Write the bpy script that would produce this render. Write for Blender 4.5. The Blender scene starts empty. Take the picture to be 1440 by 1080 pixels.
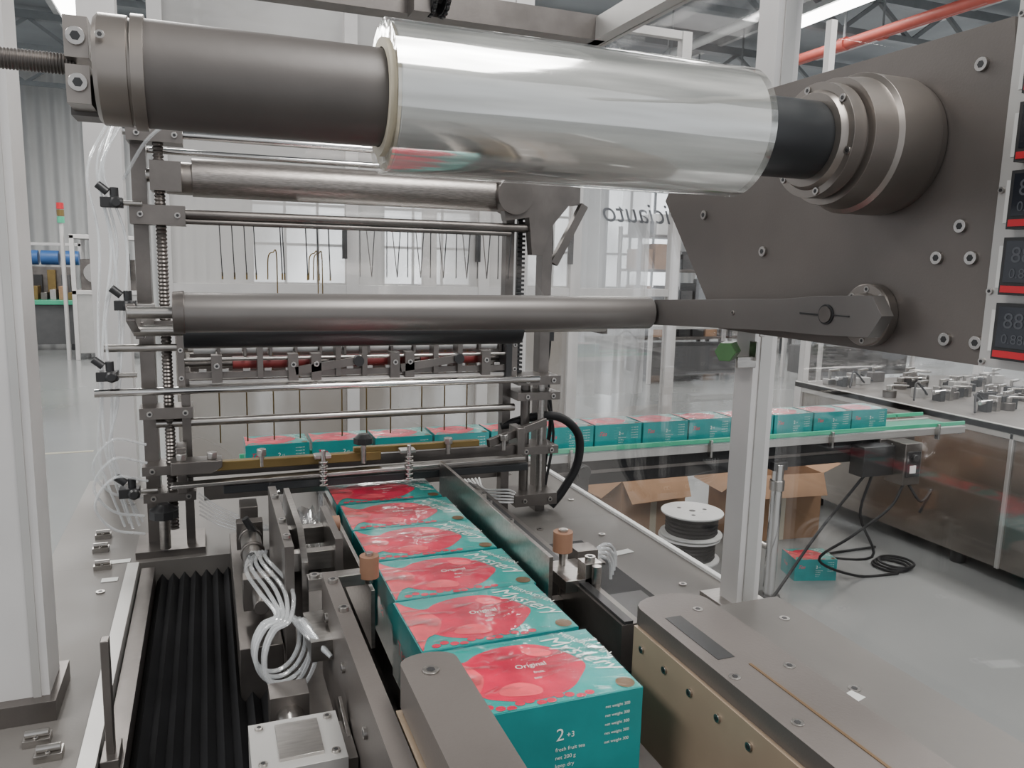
import bpy, bmesh, math, random
from mathutils import Vector, Matrix
random.seed(7)
ZD = 1.6      # machine datum height above the floor (m); builder z values are relative to it
sc = bpy.context.scene

# ---------------------------------------------------------------- materials
def mat(name, col, rough=0.5, metal=0.0, var=0.08, scale=8.0, bump=0.0, bscale=40.0, stretch=(1,1,1),
        coat=0.0, coatr=0.1, emit=None, es=0.0, trans=0.0, spec=0.5, rvar=0.0):
    m = bpy.data.materials.new(name); m.use_nodes = True
    nt = m.node_tree; b = nt.nodes['Principled BSDF']
    b.inputs['Roughness'].default_value = rough
    b.inputs['Metallic'].default_value = metal
    b.inputs['Coat Weight'].default_value = coat
    b.inputs['Coat Roughness'].default_value = coatr
    b.inputs['Transmission Weight'].default_value = trans
    b.inputs['Specular IOR Level'].default_value = spec
    tc = nt.nodes.new('ShaderNodeTexCoord'); mp = nt.nodes.new('ShaderNodeMapping')
    mp.inputs['Scale'].default_value = stretch
    nt.links.new(tc.outputs['Object'], mp.inputs['Vector'])
    n = nt.nodes.new('ShaderNodeTexNoise'); n.inputs['Scale'].default_value = scale
    n.inputs['Detail'].default_value = 4
    nt.links.new(mp.outputs['Vector'], n.inputs['Vector'])
    mx = nt.nodes.new('ShaderNodeMix'); mx.data_type = 'RGBA'
    mx.inputs[6].default_value = tuple(max(0, c*(1-var)) for c in col) + (1,)
    mx.inputs[7].default_value = tuple(min(1, c*(1+var)) for c in col) + (1,)
    st = nt.nodes.new('ShaderNodeMapRange'); st.inputs['From Min'].default_value=.3; st.inputs['From Max'].default_value=.7
    nt.links.new(n.outputs['Fac'], st.inputs['Value'])
    nt.links.new(st.outputs['Result'], mx.inputs[0])
    nt.links.new(mx.outputs[2], b.inputs['Base Color'])
    if rvar > 0:
        r2 = nt.nodes.new('ShaderNodeMapRange'); r2.inputs['From Min'].default_value=.3; r2.inputs['From Max'].default_value=.7
        r2.inputs['To Min'].default_value=max(.02,rough-rvar); r2.inputs['To Max'].default_value=rough+rvar
        nt.links.new(n.outputs['Fac'], r2.inputs['Value']); nt.links.new(r2.outputs['Result'], b.inputs['Roughness'])
    if bump > 0:
        n2 = nt.nodes.new('ShaderNodeTexNoise'); n2.inputs['Scale'].default_value = bscale
        n2.inputs['Detail'].default_value = 3
        nt.links.new(mp.outputs['Vector'], n2.inputs['Vector'])
        bp = nt.nodes.new('ShaderNodeBump'); bp.inputs['Strength'].default_value = bump
        bp.inputs['Distance'].default_value = 0.004
        nt.links.new(n2.outputs['Fac'], bp.inputs['Height'])
        nt.links.new(bp.outputs['Normal'], b.inputs['Coat Normal' if coat > 0.5 else 'Normal'])
        if coat > 0.5: nt.links.new(bp.outputs['Normal'], b.inputs['Normal'])
    if emit:
        b.inputs['Emission Color'].default_value = tuple(emit) + (1,)
        b.inputs['Emission Strength'].default_value = es
    return m

def clearmat(name, col, opac, rough=0.08, metal=1.0, nscale=3.0, lo=.6, hi=1.4, stretch=(1,1,1), f0=.3, f1=.7, bump=0, distort=0):
    m = bpy.data.materials.new(name); m.use_nodes = True
    nt = m.node_tree; nt.nodes.clear()
    o = nt.nodes.new('ShaderNodeOutputMaterial'); mx = nt.nodes.new('ShaderNodeMixShader')
    t = nt.nodes.new('ShaderNodeBsdfTransparent')
    g = nt.nodes.new('ShaderNodeBsdfPrincipled')
    g.inputs['Base Color'].default_value = tuple(col)+(1,)
    g.inputs['Roughness'].default_value = rough
    g.inputs['Metallic'].default_value = metal
    tc = nt.nodes.new('ShaderNodeTexCoord'); mp = nt.nodes.new('ShaderNodeMapping'); mp.inputs['Scale'].default_value=stretch
    nt.links.new(tc.outputs['Object'], mp.inputs['Vector'])
    n = nt.nodes.new('ShaderNodeTexNoise'); n.inputs['Scale'].default_value = nscale; n.inputs['Distortion'].default_value = distort
    nt.links.new(mp.outputs['Vector'], n.inputs['Vector'])
    mr = nt.nodes.new('ShaderNodeMapRange'); mr.inputs['From Min'].default_value=f0; mr.inputs['From Max'].default_value=f1
    mr.inputs['To Min'].default_value = opac*lo; mr.inputs['To Max'].default_value = min(1, opac*hi)
    nt.links.new(n.outputs['Fac'], mr.inputs['Value'])
    nt.links.new(mr.outputs['Result'], mx.inputs['Fac'])
    if bump:
        bp = nt.nodes.new('ShaderNodeBump'); bp.inputs['Strength'].default_value=bump; bp.inputs['Distance'].default_value=.004
        nt.links.new(n.outputs['Fac'], bp.inputs['Height']); nt.links.new(bp.outputs['Normal'], g.inputs['Normal'])
    nt.links.new(t.outputs[0], mx.inputs[1]); nt.links.new(g.outputs[0], mx.inputs[2])
    nt.links.new(mx.outputs[0], o.inputs['Surface'])
    return m

M = {}
M['plate']   = mat('grey_painted_plate', (0.125,0.110,0.101), 0.40, 0.35, .08, 6, 0.05, 300, rvar=.05)
M['deck']    = mat('machine_deck_grey', (0.135,0.126,0.117), 0.50, 0.20, .16, 5, 0.03, 200, rvar=.08, spec=.35)
M['steel']   = mat('brushed_steel', (0.42,0.40,0.38), 0.28, 1.0, .14, 30, 0.03, 200, (1,6,6))
M['steel_d'] = mat('dark_steel', (0.165,0.150,0.140), 0.36, 0.85, .16, 14, 0.03, 200)
M['chrome']  = mat('chromed_rod', (0.62,0.61,0.60), 0.14, 1.0, .05, 10)
M['alu']     = mat('aluminium_profile', (0.45,0.44,0.425), 0.42, 0.55, .05, 8)
M['aluw']    = mat('pale_aluminium', (0.54,0.525,0.515), 0.45, 0.25, .05, 8)
M['black']   = mat('black_plastic', (0.015,0.015,0.016), 0.4, 0, .2)
M['rubber']  = mat('black_rubber', (0.010,0.010,0.011), 0.55, 0, .2, spec=.3)
M['bellow']  = mat('bellows_fabric', (0.007,0.007,0.008), 0.6, 0, .3, spec=.3)
M['shaft']   = mat('dark_rubber_shaft', (0.085,0.076,0.071), 0.45, 0.2, .12, 10, 0.03, 80)
M['shaftb']  = mat('black_shaft', (0.028,0.030,0.032), 0.3, 0.2, .08, 10)
M['flange']  = mat('anodised_flange', (0.25,0.225,0.205), 0.32, 0.8, .08, 10)
M['core']    = mat('cardboard_core', (0.50,0.45,0.35), 0.6, 0, .06, 40)
M['roller']  = mat('grey_roller', (0.145,0.135,0.128), 0.34, 0.4, .05, 10)
M['rollerm'] = mat('metal_roller', (0.25,0.23,0.215), 0.32, 0.8, .4, 60, stretch=(1,20,20))
M['gold']    = mat('brass_bar', (0.20,0.14,0.055), 0.40, 0.8, .15)
M['beige']   = mat('beige_wear_plate', (0.42,0.32,0.23), 0.35, 0.35, .10, 6)
M['brown']   = mat('brown_roller', (0.24,0.125,0.075), 0.55, 0, .1)
M['red']     = mat('red_plastic', (0.45,0.012,0.02), 0.35)
M['redroll'] = mat('red_roller', (0.25,0.04,0.04), 0.4)
M['redpipe'] = mat('red_pipe', (0.42,0.08,0.06), 0.5)
M['white']   = mat('white_plastic', (0.68,0.68,0.67), 0.4)
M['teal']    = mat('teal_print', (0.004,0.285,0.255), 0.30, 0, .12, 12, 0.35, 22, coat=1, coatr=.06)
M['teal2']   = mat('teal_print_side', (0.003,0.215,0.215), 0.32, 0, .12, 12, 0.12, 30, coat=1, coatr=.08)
M['fruit']   = mat('red_fruit_print', (0.60,0.004,0.050), 0.30, 0, .35, 16, 0.35, 22, coat=1, coatr=.06)
M['pink']    = mat('pink_print', (0.80,0.075,0.105), 0.30, 0, .3, 24, 0.35, 22, coat=1, coatr=.06)
M['ink']     = mat('white_print', (0.72,0.78,0.72), 0.35, 0, .03, coat=1, coatr=.06)
M['goldink'] = mat('bronze_print', (0.12,0.07,0.03), 0.35, 0.3, .1)
M['card']    = mat('corrugated_cardboard', (0.30,0.175,0.10), 0.75, 0, .12, 8)
M['cardd']   = mat('cardboard_inside', (0.16,0.09,0.05), 0.8, 0, .1)
M['tube']    = clearmat('clear_air_tube', (0.80,0.82,0.83), 0.42, 0.12, .3)
M['filmweb'] = clearmat('clear_film_web', (0.9,0.9,0.9), 0.13, 0.10, bump=.2)
M['crumple'] = clearmat('crumpled_clear_film', (0.95,0.95,0.95), 0.24, 0.10)
M['shrink']  = clearmat('shrink_wrap_film', (0.97,0.97,0.97), 0.60, 0.14, 1.0, 11.0, .04, .95, (1.0,3.2,1.0), .55, .74, .6, 1.4)
M['frost']   = clearmat('hazy_polycarbonate', (0.54,0.525,0.51), 0.60, 0.30, 0.0, 1.2)
M['frostd']  = clearmat('tinted_polycarbonate', (0.25,0.225,0.20), 0.75, 0.25, 0.0, 1.2)
M['glass']   = clearmat('safety_glazing', (0.9,0.9,0.9), 0.10, 0.03, 1.0, .8, .5, 1.5)
M['shell']   = clearmat('stretch_film_layers', (0.93,0.94,0.92), 0.42, 0.07, 1.0, 5, .35, 1.5, (.7,9,9), .35, .65, .15)
M['green']   = mat('green_guide', (0.05,0.36,0.21), 0.35)
M['greenl']  = mat('green_lens', (0.05,0.14,0.04), 0.25)
M['belt']    = mat('green_belt', (0.08,0.28,0.20), 0.4)
M['screen']  = mat('dark_display', (0.012,0.014,0.02), 0.15)
M['digit']   = mat('display_digits', (0.06,0.065,0.075), 0.4)
M['blue']    = mat('blue_motor', (0.03,0.10,0.28), 0.4)
M['steelp']  = mat('stainless_panel', (0.30,0.275,0.25), 0.24, 0.85, .25, 2, 0.10, 3)
M['cloth']   = mat('dark_machinery', (0.09,0.09,0.092), 0.5, .3)
M['lampg']   = mat('lamp_tube', (1,1,1), 0.5, emit=(1,0.98,0.95), es=14)
M['daylight']= mat('daylight_glazing', (0.8,0.85,0.9), 0.3, emit=(0.93,0.97,1.0), es=2.6)
M['truss']   = mat('roof_steel', (0.20,0.215,0.225), 0.5, .2)
M['truss_w'] = mat('roof_purlin_white', (0.50,0.51,0.51), 0.5)
M['label']   = mat('paper_label', (0.62,0.62,0.60), 0.6)
M['film'] = mat('wound_film', (0.46,0.46,0.44), 0.30, 0.05, .22, 6, 0.10, 9, (.8,10,10), coat=.4, coatr=.1)

# ---------------------------------------------------------------- mesh builder
def V(p): return Vector(p)
def basis(d):
    d = V(d).normalized()
    a = Vector((0,0,1)) if abs(d.z) < .9 else Vector((1,0,0))
    u = d.cross(a).normalized(); v = d.cross(u).normalized()
    return d, u, v
_text = {}
class B:
    def __init__(s, name, bevel=0.0, zoff=None):
        s.name = name; s.bm = bmesh.new(); s.mats = []; s.bevel = bevel
        s.z = ZD if zoff is None else zoff
    def mi(s, m):
        if isinstance(m, str): m = M[m]
        if m not in s.mats: s.mats.append(m)
        return s.mats.index(m)
    def add(s, verts, faces, m):
        vs = [s.bm.verts.new((v[0], v[1], v[2]+s.z)) for v in verts]
        k = s.mi(m)
        for f in faces:
            try:
                fc = s.bm.faces.new([vs[i] for i in f]); fc.material_index = k; fc.smooth = True
            except ValueError: pass
    def box(s, x0,x1,y0,y1,z0,z1, m):
        v = [(x0,y0,z0),(x1,y0,z0),(x1,y1,z0),(x0,y1,z0),(x0,y0,z1),(x1,y0,z1),(x1,y1,z1),(x0,y1,z1)]
        s.add(v, [(0,3,2,1),(4,5,6,7),(0,1,5,4),(1,2,6,5),(2,3,7,6),(3,0,4,7)], m)
    def obox(s, c, size, rot, m):
        R = Matrix.Rotation(math.radians(rot[2]),3,'Z') @ Matrix.Rotation(math.radians(rot[1]),3,'Y') @ Matrix.Rotation(math.radians(rot[0]),3,'X')
        h = [q/2 for q in size]; c = V(c)
        v = [c + R @ Vector((sx*h[0],sy*h[1],sz*h[2])) for sz in (-1,1) for sx,sy in ((-1,-1),(1,-1),(1,1),(-1,1))]
        s.add(v, [(0,3,2,1),(4,5,6,7),(0,1,5,4),(1,2,6,5),(2,3,7,6),(3,0,4,7)], m)
    def bar(s, p0, p1, w, h, m):
        p0, p1 = V(p0), V(p1); d,u,v = basis(p1-p0)
        vs = []
        for p in (p0,p1):
            for a,b in ((-1,-1),(1,-1),(1,1),(-1,1)): vs.append(p+u*(a*w/2)+v*(b*h/2))
        s.add(vs, [(0,3,2,1),(4,5,6,7),(0,1,5,4),(1,2,6,5),(2,3,7,6),(3,0,4,7)], m)
    def lathe(s, o, d, prof, m, n=32, cap=True):
        o = V(o); d,u,v = basis(d); vs = []; fs = []
        for t,r in prof:
            for i in range(n):
                a = 2*math.pi*i/n
                vs.append(o + d*t + u*(r*math.cos(a)) + v*(r*math.sin(a)))
        for j in range(len(prof)-1):
            for i in range(n):
                k = (i+1) % n
                fs.append((j*n+i, j*n+k, (j+1)*n+k, (j+1)*n+i))
        if cap:
            fs.append(tuple(range(n))[::-1]); fs.append(tuple((len(prof)-1)*n+i for i in range(n)))
        s.add(vs, fs, m)
    def cyl(s, p0, p1, r, m, r2=None, n=20):
        p0, p1 = V(p0), V(p1)
        s.lathe(p0, p1-p0, [(0,r),((p1-p0).length, r if r2 is None else r2)], m, n)
    def ring(s, p0, p1, ro, ri, m, n=32):
        p0, p1 = V(p0), V(p1); L = (p1-p0).length
        s.lathe(p0, p1-p0, [(0,ri),(0,ro),(L,ro),(L,ri),(0,ri)], m, n, cap=False)
    def prism(s, pts, o, u, v, w, m):
        o,u,v,w = V(o),V(u),V(v),V(w); n = len(pts)
        vs = [o+u*a+v*b for a,b in pts] + [o+u*a+v*b+w for a,b in pts]
        fs = [tuple(range(n))[::-1], tuple(range(n,2*n))]
        for i in range(n):
            k = (i+1) % n; fs.append((i,k,n+k,n+i))
        s.add(vs, fs, m)
    def poly(s, pts, o, u, v, m):
        o,u,v = V(o),V(u),V(v)
        s.add([o+u*a+v*b for a,b in pts], [tuple(range(len(pts)))], m)
    def tube(s, pts, r, m, n=8, sub=6):
        P = [V(p) for p in pts]
        if sub > 1 and len(P) > 2:
            Q = []
            E = [P[0]*2-P[1]] + P + [P[-1]*2-P[-2]]
            for i in range(1, len(E)-2):
                a,b,c,d = E[i-1:i+3]
                for k in range(sub):
                    t = k/sub
                    Q.append(.5*((2*b)+(c-a)*t+(2*a-5*b+4*c-d)*t*t+(3*b-a-3*c+d)*t**3))
            Q.append(P[-1]); P = Q
        d,u,v = basis(P[1]-P[0]); vs = []; fs = []
        for i,p in enumerate(P):
            t = (P[min(i+1,len(P)-1)]-P[max(i-1,0)]).normalized()
            u = (u - t*u.dot(t)).normalized(); v = t.cross(u)
            for k in range(n):
                a = 2*math.pi*k/n; vs.append(p+u*(r*math.cos(a))+v*(r*math.sin(a)))
        for j in range(len(P)-1):
            for i in range(n):
                k = (i+1)%n; fs.append((j*n+i,j*n+k,(j+1)*n+k,(j+1)*n+i))
        fs.append(tuple(range(n))[::-1]); fs.append(tuple((len(P)-1)*n+i for i in range(n)))
        s.add(vs, fs, m)
    def bolt(s, p, d, r=0.007, h=0.005, m='steel'):
        p = V(p); d = V(d).normalized()
        s.cyl(p, p+d*h, r, m, n=16)
        s.cyl(p+d*h, p+d*(h+.0004), r*.55, 'black', n=6)
    def text(s, body, size, o, u, v, m, shear=0.0):
        key=(body,shear)
        if key not in _text:
            cu = bpy.data.curves.new('t','FONT'); cu.body = body; cu.size = 1; cu.shear = shear
            ob = bpy.data.objects.new('t', cu); sc.collection.objects.link(ob)
            bpy.context.view_layer.update()
            dg = bpy.context.evaluated_depsgraph_get()
            me = bpy.data.meshes.new_from_object(ob.evaluated_get(dg))
            _text[key] = ([tuple(q.co) for q in me.vertices], [tuple(p.vertices) for p in me.polygons])
            bpy.data.objects.remove(ob)
        vs, fs = _text[key]; o,u,v = V(o),V(u),V(v)
        s.add([o+u*(a*size)+v*(b*size) for a,b,_ in vs], fs, m)
    def mesh(s):
        bmesh.ops.recalc_face_normals(s.bm, faces=s.bm.faces)
        me = bpy.data.meshes.new(s.name); s.bm.to_mesh(me); s.bm.free()
        for m in s.mats: me.materials.append(m)
        try: me.set_sharp_from_angle(angle=math.radians(35))
        except Exception: pass
        return me
    def done(s, loc=(0,0,0), rot=None):
        ob = bpy.data.objects.new(s.name, s.mesh()); sc.collection.objects.link(ob)
        ob.location = loc
        if rot: ob.rotation_euler = rot
        if s.bevel > 0: bev(ob, s.bevel)
        return ob
def bev(ob, w):
    md = ob.modifiers.new('bevel','BEVEL'); md.width = w; md.segments = 2
    md.limit_method = 'ANGLE'; md.angle_limit = math.radians(50)

X,Y,Z = Vector((1,0,0)),Vector((0,1,0)),Vector((0,0,1))

# ---------------------------------------------------------------- room shell
M['floor'] = mat('epoxy_floor', (0.215,0.222,0.220), 0.17, 0, .14, .5, 0.03, 3)
def wave_wall(name, col):
    m = mat(name, col, .55, 0, .04, 2)
    nt = m.node_tree; b = nt.nodes['Principled BSDF']
    tc = nt.nodes.new('ShaderNodeTexCoord'); w = nt.nodes.new('ShaderNodeTexWave')
    w.inputs['Scale'].default_value = 1.2; w.bands_direction = 'X'
    bp = nt.nodes.new('ShaderNodeBump'); bp.inputs['Distance'].default_value = .08; bp.inputs['Strength'].default_value = .8
    nt.links.new(tc.outputs['Object'], w.inputs['Vector']); nt.links.new(w.outputs['Fac'], bp.inputs['Height'])
    nt.links.new(bp.outputs['Normal'], b.inputs['Normal'])
    return m
M['wall'] = wave_wall('corrugated_wall', (0.52,0.525,0.52))
M['ceil'] = mat('roof_sheet', (0.24,0.26,0.275), .6, 0, .15, 1)

b = B('floor'); b.box(-9,16,-4,19.2,-1.7,-1.6,'floor'); b.done()
b = B('wall_back'); b.box(-9,16,19.0,19.2,-1.6,3.7,'wall'); b.done()
b = B('wall_right'); b.box(15.8,16,-4,19,-1.6,3.7,'wall'); b.done()
b = B('ceiling'); b.box(-9,16,-4,19.2,3.7,3.85,'ceil')
b.done()
b = B('window_1')
for x in (1.0, 4.0, 7.0, 10.0, 13.0):
    b.box(x,x+2.2,18.93,18.99,-.6,2.0,'daylight')
    for q in (0,.73,1.46,2.2): b.box(x+q-.03,x+q+.03,18.88,18.97,-.6,2.0,'truss')
    for q in (-.6,.3,1.2,2.0): b.box(x,x+2.2,18.88,18.97,q-.03,q+.03,'truss')
b.done()
b = B('window_2')
for y in (5.5, 9.5, 13.5):
    b.box(15.72,15.79,y,y+2.8,-.6,2.0,'daylight')
    for q in (0,.9,1.8,2.8): b.box(15.68,15.78,y+q-.03,y+q+.03,-.6,2.0,'truss')
    for q in (-.6,.3,1.2,2.0): b.box(15.68,15.78,y,y+2.8,q-.03,q+.03,'truss')
b.done()
b = B('roof_truss')
for y in (2.5,5.5,8.5,11.5,14.5,17.5):
    b.box(-9,15.8,y-.06,y+.06,3.5,3.62,'truss'); b.box(-9,15.8,y-.05,y+.05,3.05,3.13,'truss')
    x = -9
    while x < 15.4:
        b.bar((x,y,3.1),(x+.6,y,3.52),.05,.05,'truss'); b.bar((x+.6,y,3.52),(x+1.2,y,3.1),.05,.05,'truss'); x += 1.2
for x in range(-8,16,2): b.box(x-.04,x+.04,-4,19,3.6,3.7,'truss_w')
b.done()
b = B('ceiling_light')
for x in (-4.5,-1.5,3,7,11):
    for y in (4,8,12,16):
        b.box(x-.12,x+.12,y-.9,y+.9,3.02,3.06,'lampg'); b.box(x-.16,x+.16,y-.95,y+.95,3.06,3.12,'truss_w')
        b.cyl((x,y-.6,3.12),(x,y-.6,3.7),.01,'truss_w',n=6); b.cyl((x,y+.6,3.12),(x,y+.6,3.7),.01,'truss_w',n=6)
b.done()
b = B('sprinkler_pipe')
for x,z in ((7.4,2.75),(8.0,2.95),(6.2,2.95)):
    b.cyl((x,-1,z),(x,18.9,z),.06,'redpipe' if x>7 else 'truss_w',n=14)
    for y in range(0,19,2): b.cyl((x,y,z),(x,y,3.7),.015,'truss',n=6); b.cyl((x,y-.05,z),(x,y+.05,z),.08,'redpipe' if x>7 else 'truss_w',n=14)
b.done()
b = B('steel_column')
for x,y in ((-3.45,18.4),(5,18.4),(12,14)):
    b.box(x-.15,x+.15,y-.15,y-.12,-1.6,3.6,'aluw'); b.box(x-.15,x+.15,y+.12,y+.15,-1.6,3.6,'aluw'); b.box(x-.015,x+.015,y-.12,y+.12,-1.6,3.6,'aluw')
b.done()
b = B('floor_marking')
b.box(-6,-.9,7.0,7.05,-1.6,-1.598,mat('yellow_line',(.27,.25,.19),.5)); b.done()

# ---------------------------------------------------------------- distant machinery
b = B('distant_packing_machine', .004)
x0,x1,y0,y1 = -2.95,-2.0,14.6,15.6
b.box(x0,x1,y0,y1,-1.5,-.85,'cloth'); b.box(x0-.08,x1+.08,y0-.06,y1,-.85,-.78,'green')
for x in (x0+.05,x1-.1): b.box(x,x+.06,y0,y0+.06,-1.6,-1.5,'black')
for i in range(7): b.box(x0+.05+.13*i,x0+.14+.13*i,y0+.1,y0+.4,-.78,-.66+.05*(i%3),('steel','card','gold','steel_d')[i%4])
for i in range(3): b.cyl((x0+.1+.3*i,15.2,-.1),(x0+.36+.3*i,15.2,-.1),.12,'blue')
b.box(x0+.05,x1-.1,15.1,15.3,-.78,-.25,'steel_d')
for i in range(4): b.box(x0+.1+.2*i,x0+.22+.2*i,15.0,15.1,-.70,-.3-.08*(i%2),('alu','black','gold','cloth')[i])
for x in (x0,x1-.05): b.box(x,x+.05,y1-.05,y1,-.78,.15,'aluw')
b.box(x0,x1,y1-.05,y1,.1,.15,'aluw')
b.done()
b = B('distant_enclosed_machine', .004)
x0,x1,y0,y1 = -1.85,-.9,13.2,14.4
for x in (x0,x1-.06):
    for y in (y0,y1-.06): b.box(x,x+.06,y,y+.06,-1.6,.25,'aluw')
b.box(x0,x1,y0,y1,.2,.26,'aluw'); b.box(x0,x1,y0,y1,-.62,-.56,'aluw')
b.box(x0+.03,x1-.03,y0+.03,y1-.03,-1.5,-.62,'alu')
b.box(x0+.1,x1-.1,y0+.2,y1-.2,-.56,-.1,'steel_d'); b.cyl((x0+.3,y0+.1,-.3),(x0+.3,y0+.5,-.3),.15,'steel')
b.box(x0+.5,x0+.8,y0-.03,y0,-.4,0,'screen')
b.done()
b = B('signal_tower')
b.cyl((-1.95,13.3,-1.6),(-1.95,13.3,.42),.03,'aluw',n=10)
for i,c in enumerate(('green','gold','red')): b.cyl((-1.95,13.3,.42+.1*i),(-1.95,13.3,.51+.1*i),.05,c,n=14)
b.done()
b = B('storage_shelving', .004)
for bx in (7.0,9.0,11.0):
    for x in (bx,bx+1.8):
        for y in (12.0,12.7): b.box(x,x+.06,y,y+.06,-1.6,.7,'cloth')
    for z in (-1.3,-.7,-.1,.5):
        b.box(bx,bx+1.86,12,12.76,z,z+.05,'steel_d')
        for i in range(6):
            h = .2+.25*random.random()
            b.box(bx+.1+.29*i,bx+.34+.29*i,12.1,12.6,z+.05,z+.05+h,random.choice(['card','cloth','white','steel','black']))
b.done()
for bx,by in ((5.6,9.2),(8.0,8.6)):
    b = B('distant_workbench', .004)
    b.box(bx,bx+1.8,by,by+.8,-.85,-.8,'alu'); b.box(bx+.05,bx+1.75,by+.1,by+.7,-1.5,-1.1,'cloth')
    for x in (bx,bx+1.75):
        for y in (by,by+.75): b.box(x,x+.05,y,y+.05,-1.6,-.85,'aluw')
    for i in range(5): b.box(bx+.1+.33*i,bx+.3+.33*i,by+.2,by+.5,-.8,-.7+.2*random.random(),random.choice(['card','steel_d','white','steel']))
    b.done()

# ---------------------------------------------------------------- wrapping machine base/deck
b = B('wrapping_machine_base', .002)
b.box(-.29,.98,-.3,2.45,-1.48,-.80,'plate')
for x in (-.2,.9):
    for y in (-.2,1.1,2.3): b.cyl((x,y,-1.6),(x,y,-1.48),.035,'steel_d'); 
b.box(-.33,-.172,-.3,1.76,-.80,-.65,'deck')            # left deck
b.box(-.33,1.0,1.76,2.47,-.80,-.65,'deck')             # rear deck
b.box(.62,1.0,-.3,1.76,-.80,-.65,'deck')               # right deck
b.box(-.172,-.150,-.3,1.74,-.80,-.640,'alu')          # rail strips next to bellows
b.box(-.146,-.120,-.3,1.74,-.80,-.655,'steel_d')
b.box(.085,.26,-.3,1.76,-.80,-.70,'steel_d')
b.box(.47,.62,-.3,1.76,-.80,-.70,'steel_d')
b.box(.64,.815,1.14,1.60,-.652,-.6494,'rubber')
b.box(.66,.80,1.16,1.30,-.6494,-.648,'black'); b.box(.70,.80,1.45,1.53,-.6494,-.646,'steel_d')
for p in ((-.22,1.05),(-.21,1.62),(-.24,1.9),(.88,1.62),(.9,1.3),(.93,1.9),(-.2,2.2),(.86,2.2),(.75,1.7),(-.20,.95)):
    b.bolt((p[0],p[1],-.65),(0,0,1),.008,.003)
b.box(.985,1.0,-.3,2.47,-.65,-.644,'white')             # seal strip
b.obox((.87,1.50,-.649),(.05,.022,.001),(0,0,10),'label')
b.obox((-.19,1.78,-.649),(.04,.02,.001),(0,0,0),'label'); b.obox((-.20,1.68,-.649),(.03,.02,.001),(0,0,0),'label')
b.done()

b = B('bellows_cover')
n = 9; pts = []
for i in range(n*2+1):
    pts.append((-.118+.198*i/(n*2), -.672 if i%2 else -.688))
pts2 = pts + [(.08,-.72),(-.118,-.72)]
b.prism(pts2,(0,-.3,0),X,Z,(0,2.04,0),'bellow')
b.done()

b = B('infeed_belt', .001)
b.box(.262,.468,-.1,2.3,-.632,-.6195,'rubber'); b.box(.27,.46,-.1,2.3,-.649,-.632,'steel_d')
b.done()

b = B('enclosure_frame', .003)
b.box(.925,.975,1.158,1.210,-.65,1.0,'aluw'); b.box(.938,.962,1.155,1.158,-.65,1.0,'alu')
b.box(-.315,-.225,1.19,1.27,-.65,1.0,'aluw'); b.box(-.245,-.235,1.187,1.19,-.65,1.0,'alu')
b.box(-.34,-.215,1.17,1.29,-.65,-.62,'steel_d')
b.box(-.29,-.20,2.41,2.49,-.65,1.0,'aluw')
b.box(.93,.99,2.41,2.47,-.65,1.0,'aluw')
b.box(.95,1.0,-.3,2.47,.57,.625,'alu')          # top rail along machine
b.box(-.3,.98,1.90,1.96,.57,.63,'steel_d')          # top cross rail
b.box(-.3,.98,2.42,2.47,.80,.86,'aluw')
b.box(-.32,-.27,-.3,2.47,.95,1.0,'aluw')
b.box(.90,1.0,1.13,1.24,-.65,-.638,'steel')
for p in ((.912,1.14),(.99,1.14),(.99,1.23)): b.bolt((p[0],p[1],-.638),(0,0,1),.009,.008)
b.done()
b = B('safety_glazing_panel')
b.box(.983,.988,1.22,2.40,-.644,.57,'glass'); b.box(.983,.988,-.3,1.15,-.644,-.12,'glass')
b.done()
b = B('drive_sprocket', .001)
b.lathe((.50,1.86,.62),X,[(0,.02),(0,.055),(.012,.055),(.012,.03),(.03,.03),(.03,.055),(.042,.055),(.042,.02)],'black',28)
for i in range(20):
    a = 2*math.pi*i/20
    for xx in (.506,.536): b.obox((xx,1.86+.058*math.cos(a),.62+.058*math.sin(a)),(.008,.008,.01),(math.degrees(a),0,0),'black')
b.box(.46,.50,1.84,1.9,.56,.64,'steel_d')
b.done()

# ---------------------------------------------------------------- film unwind shaft and roll
AX, AZ = .862, .170
b = B('film_shaft', .0012)
b.cyl((-.050,AX,AZ),(.20,AX,AZ),.0495,'shaft',n=64)
b.cyl((.20,AX,AZ),(.80,AX,AZ),.0500,'shaftb',n=64)
b.lathe((-.088,AX,AZ),X,[(0,.030),(.0,.046),(.004,.050),(.028,.050),(.028,.048),(.031,.048),(.031,.0525),(.042,.0525),(.042,.048)],'flange',64)
b.bolt((-.08,AX-.051,AZ+.02),(0,-1,.2),.004,.001)
b.box(-.112,-.092,AX-.025,AX+.02,AZ+.004,AZ+.040,'flange'); b.box(-.112,-.092,AX-.025,AX+.02,AZ-.036,AZ-.002,'flange')
for zz in (AZ+.022,AZ-.018):
    b.bolt((-.102,AX-.025,zz),(0,-1,0),.008,.004)
b.lathe((-.42,AX,AZ+.002),X,[(.0014*i,.0085 if i%2 else .0098) for i in range(225)],'steel_d',16)
b.box(-.115,-.075,AX+.02,AX+.06,AZ-.040,AZ-.0,'shaft')
b.done()
b = B('film_shaft_flange', .0012)
b.lathe((.75,AX,AZ),X,[(0,.052),(0,.060),(.008,.064),(.008,.074),(.028,.074),(.028,.070),(.034,.070),(.034,.082),(.068,.086),(.072,.092),(.135,.092),(.14,.088),(.149,.088)],'flange',64)
for i in range(6):
    a = i*math.pi/3+.3; b.bolt((.758,AX+.068*math.cos(a),AZ+.068*math.sin(a)),(-1,0,0),.005,.002)
b.done()
b = B('film_roll')
R=.079
b.lathe((.186,AX,AZ),X,[(0,.060),(0,R-.004),(.001,R-.003),(.443,R-.003),(.444,R-.004),(.444,.060)],'film',96,cap=False)
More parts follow.
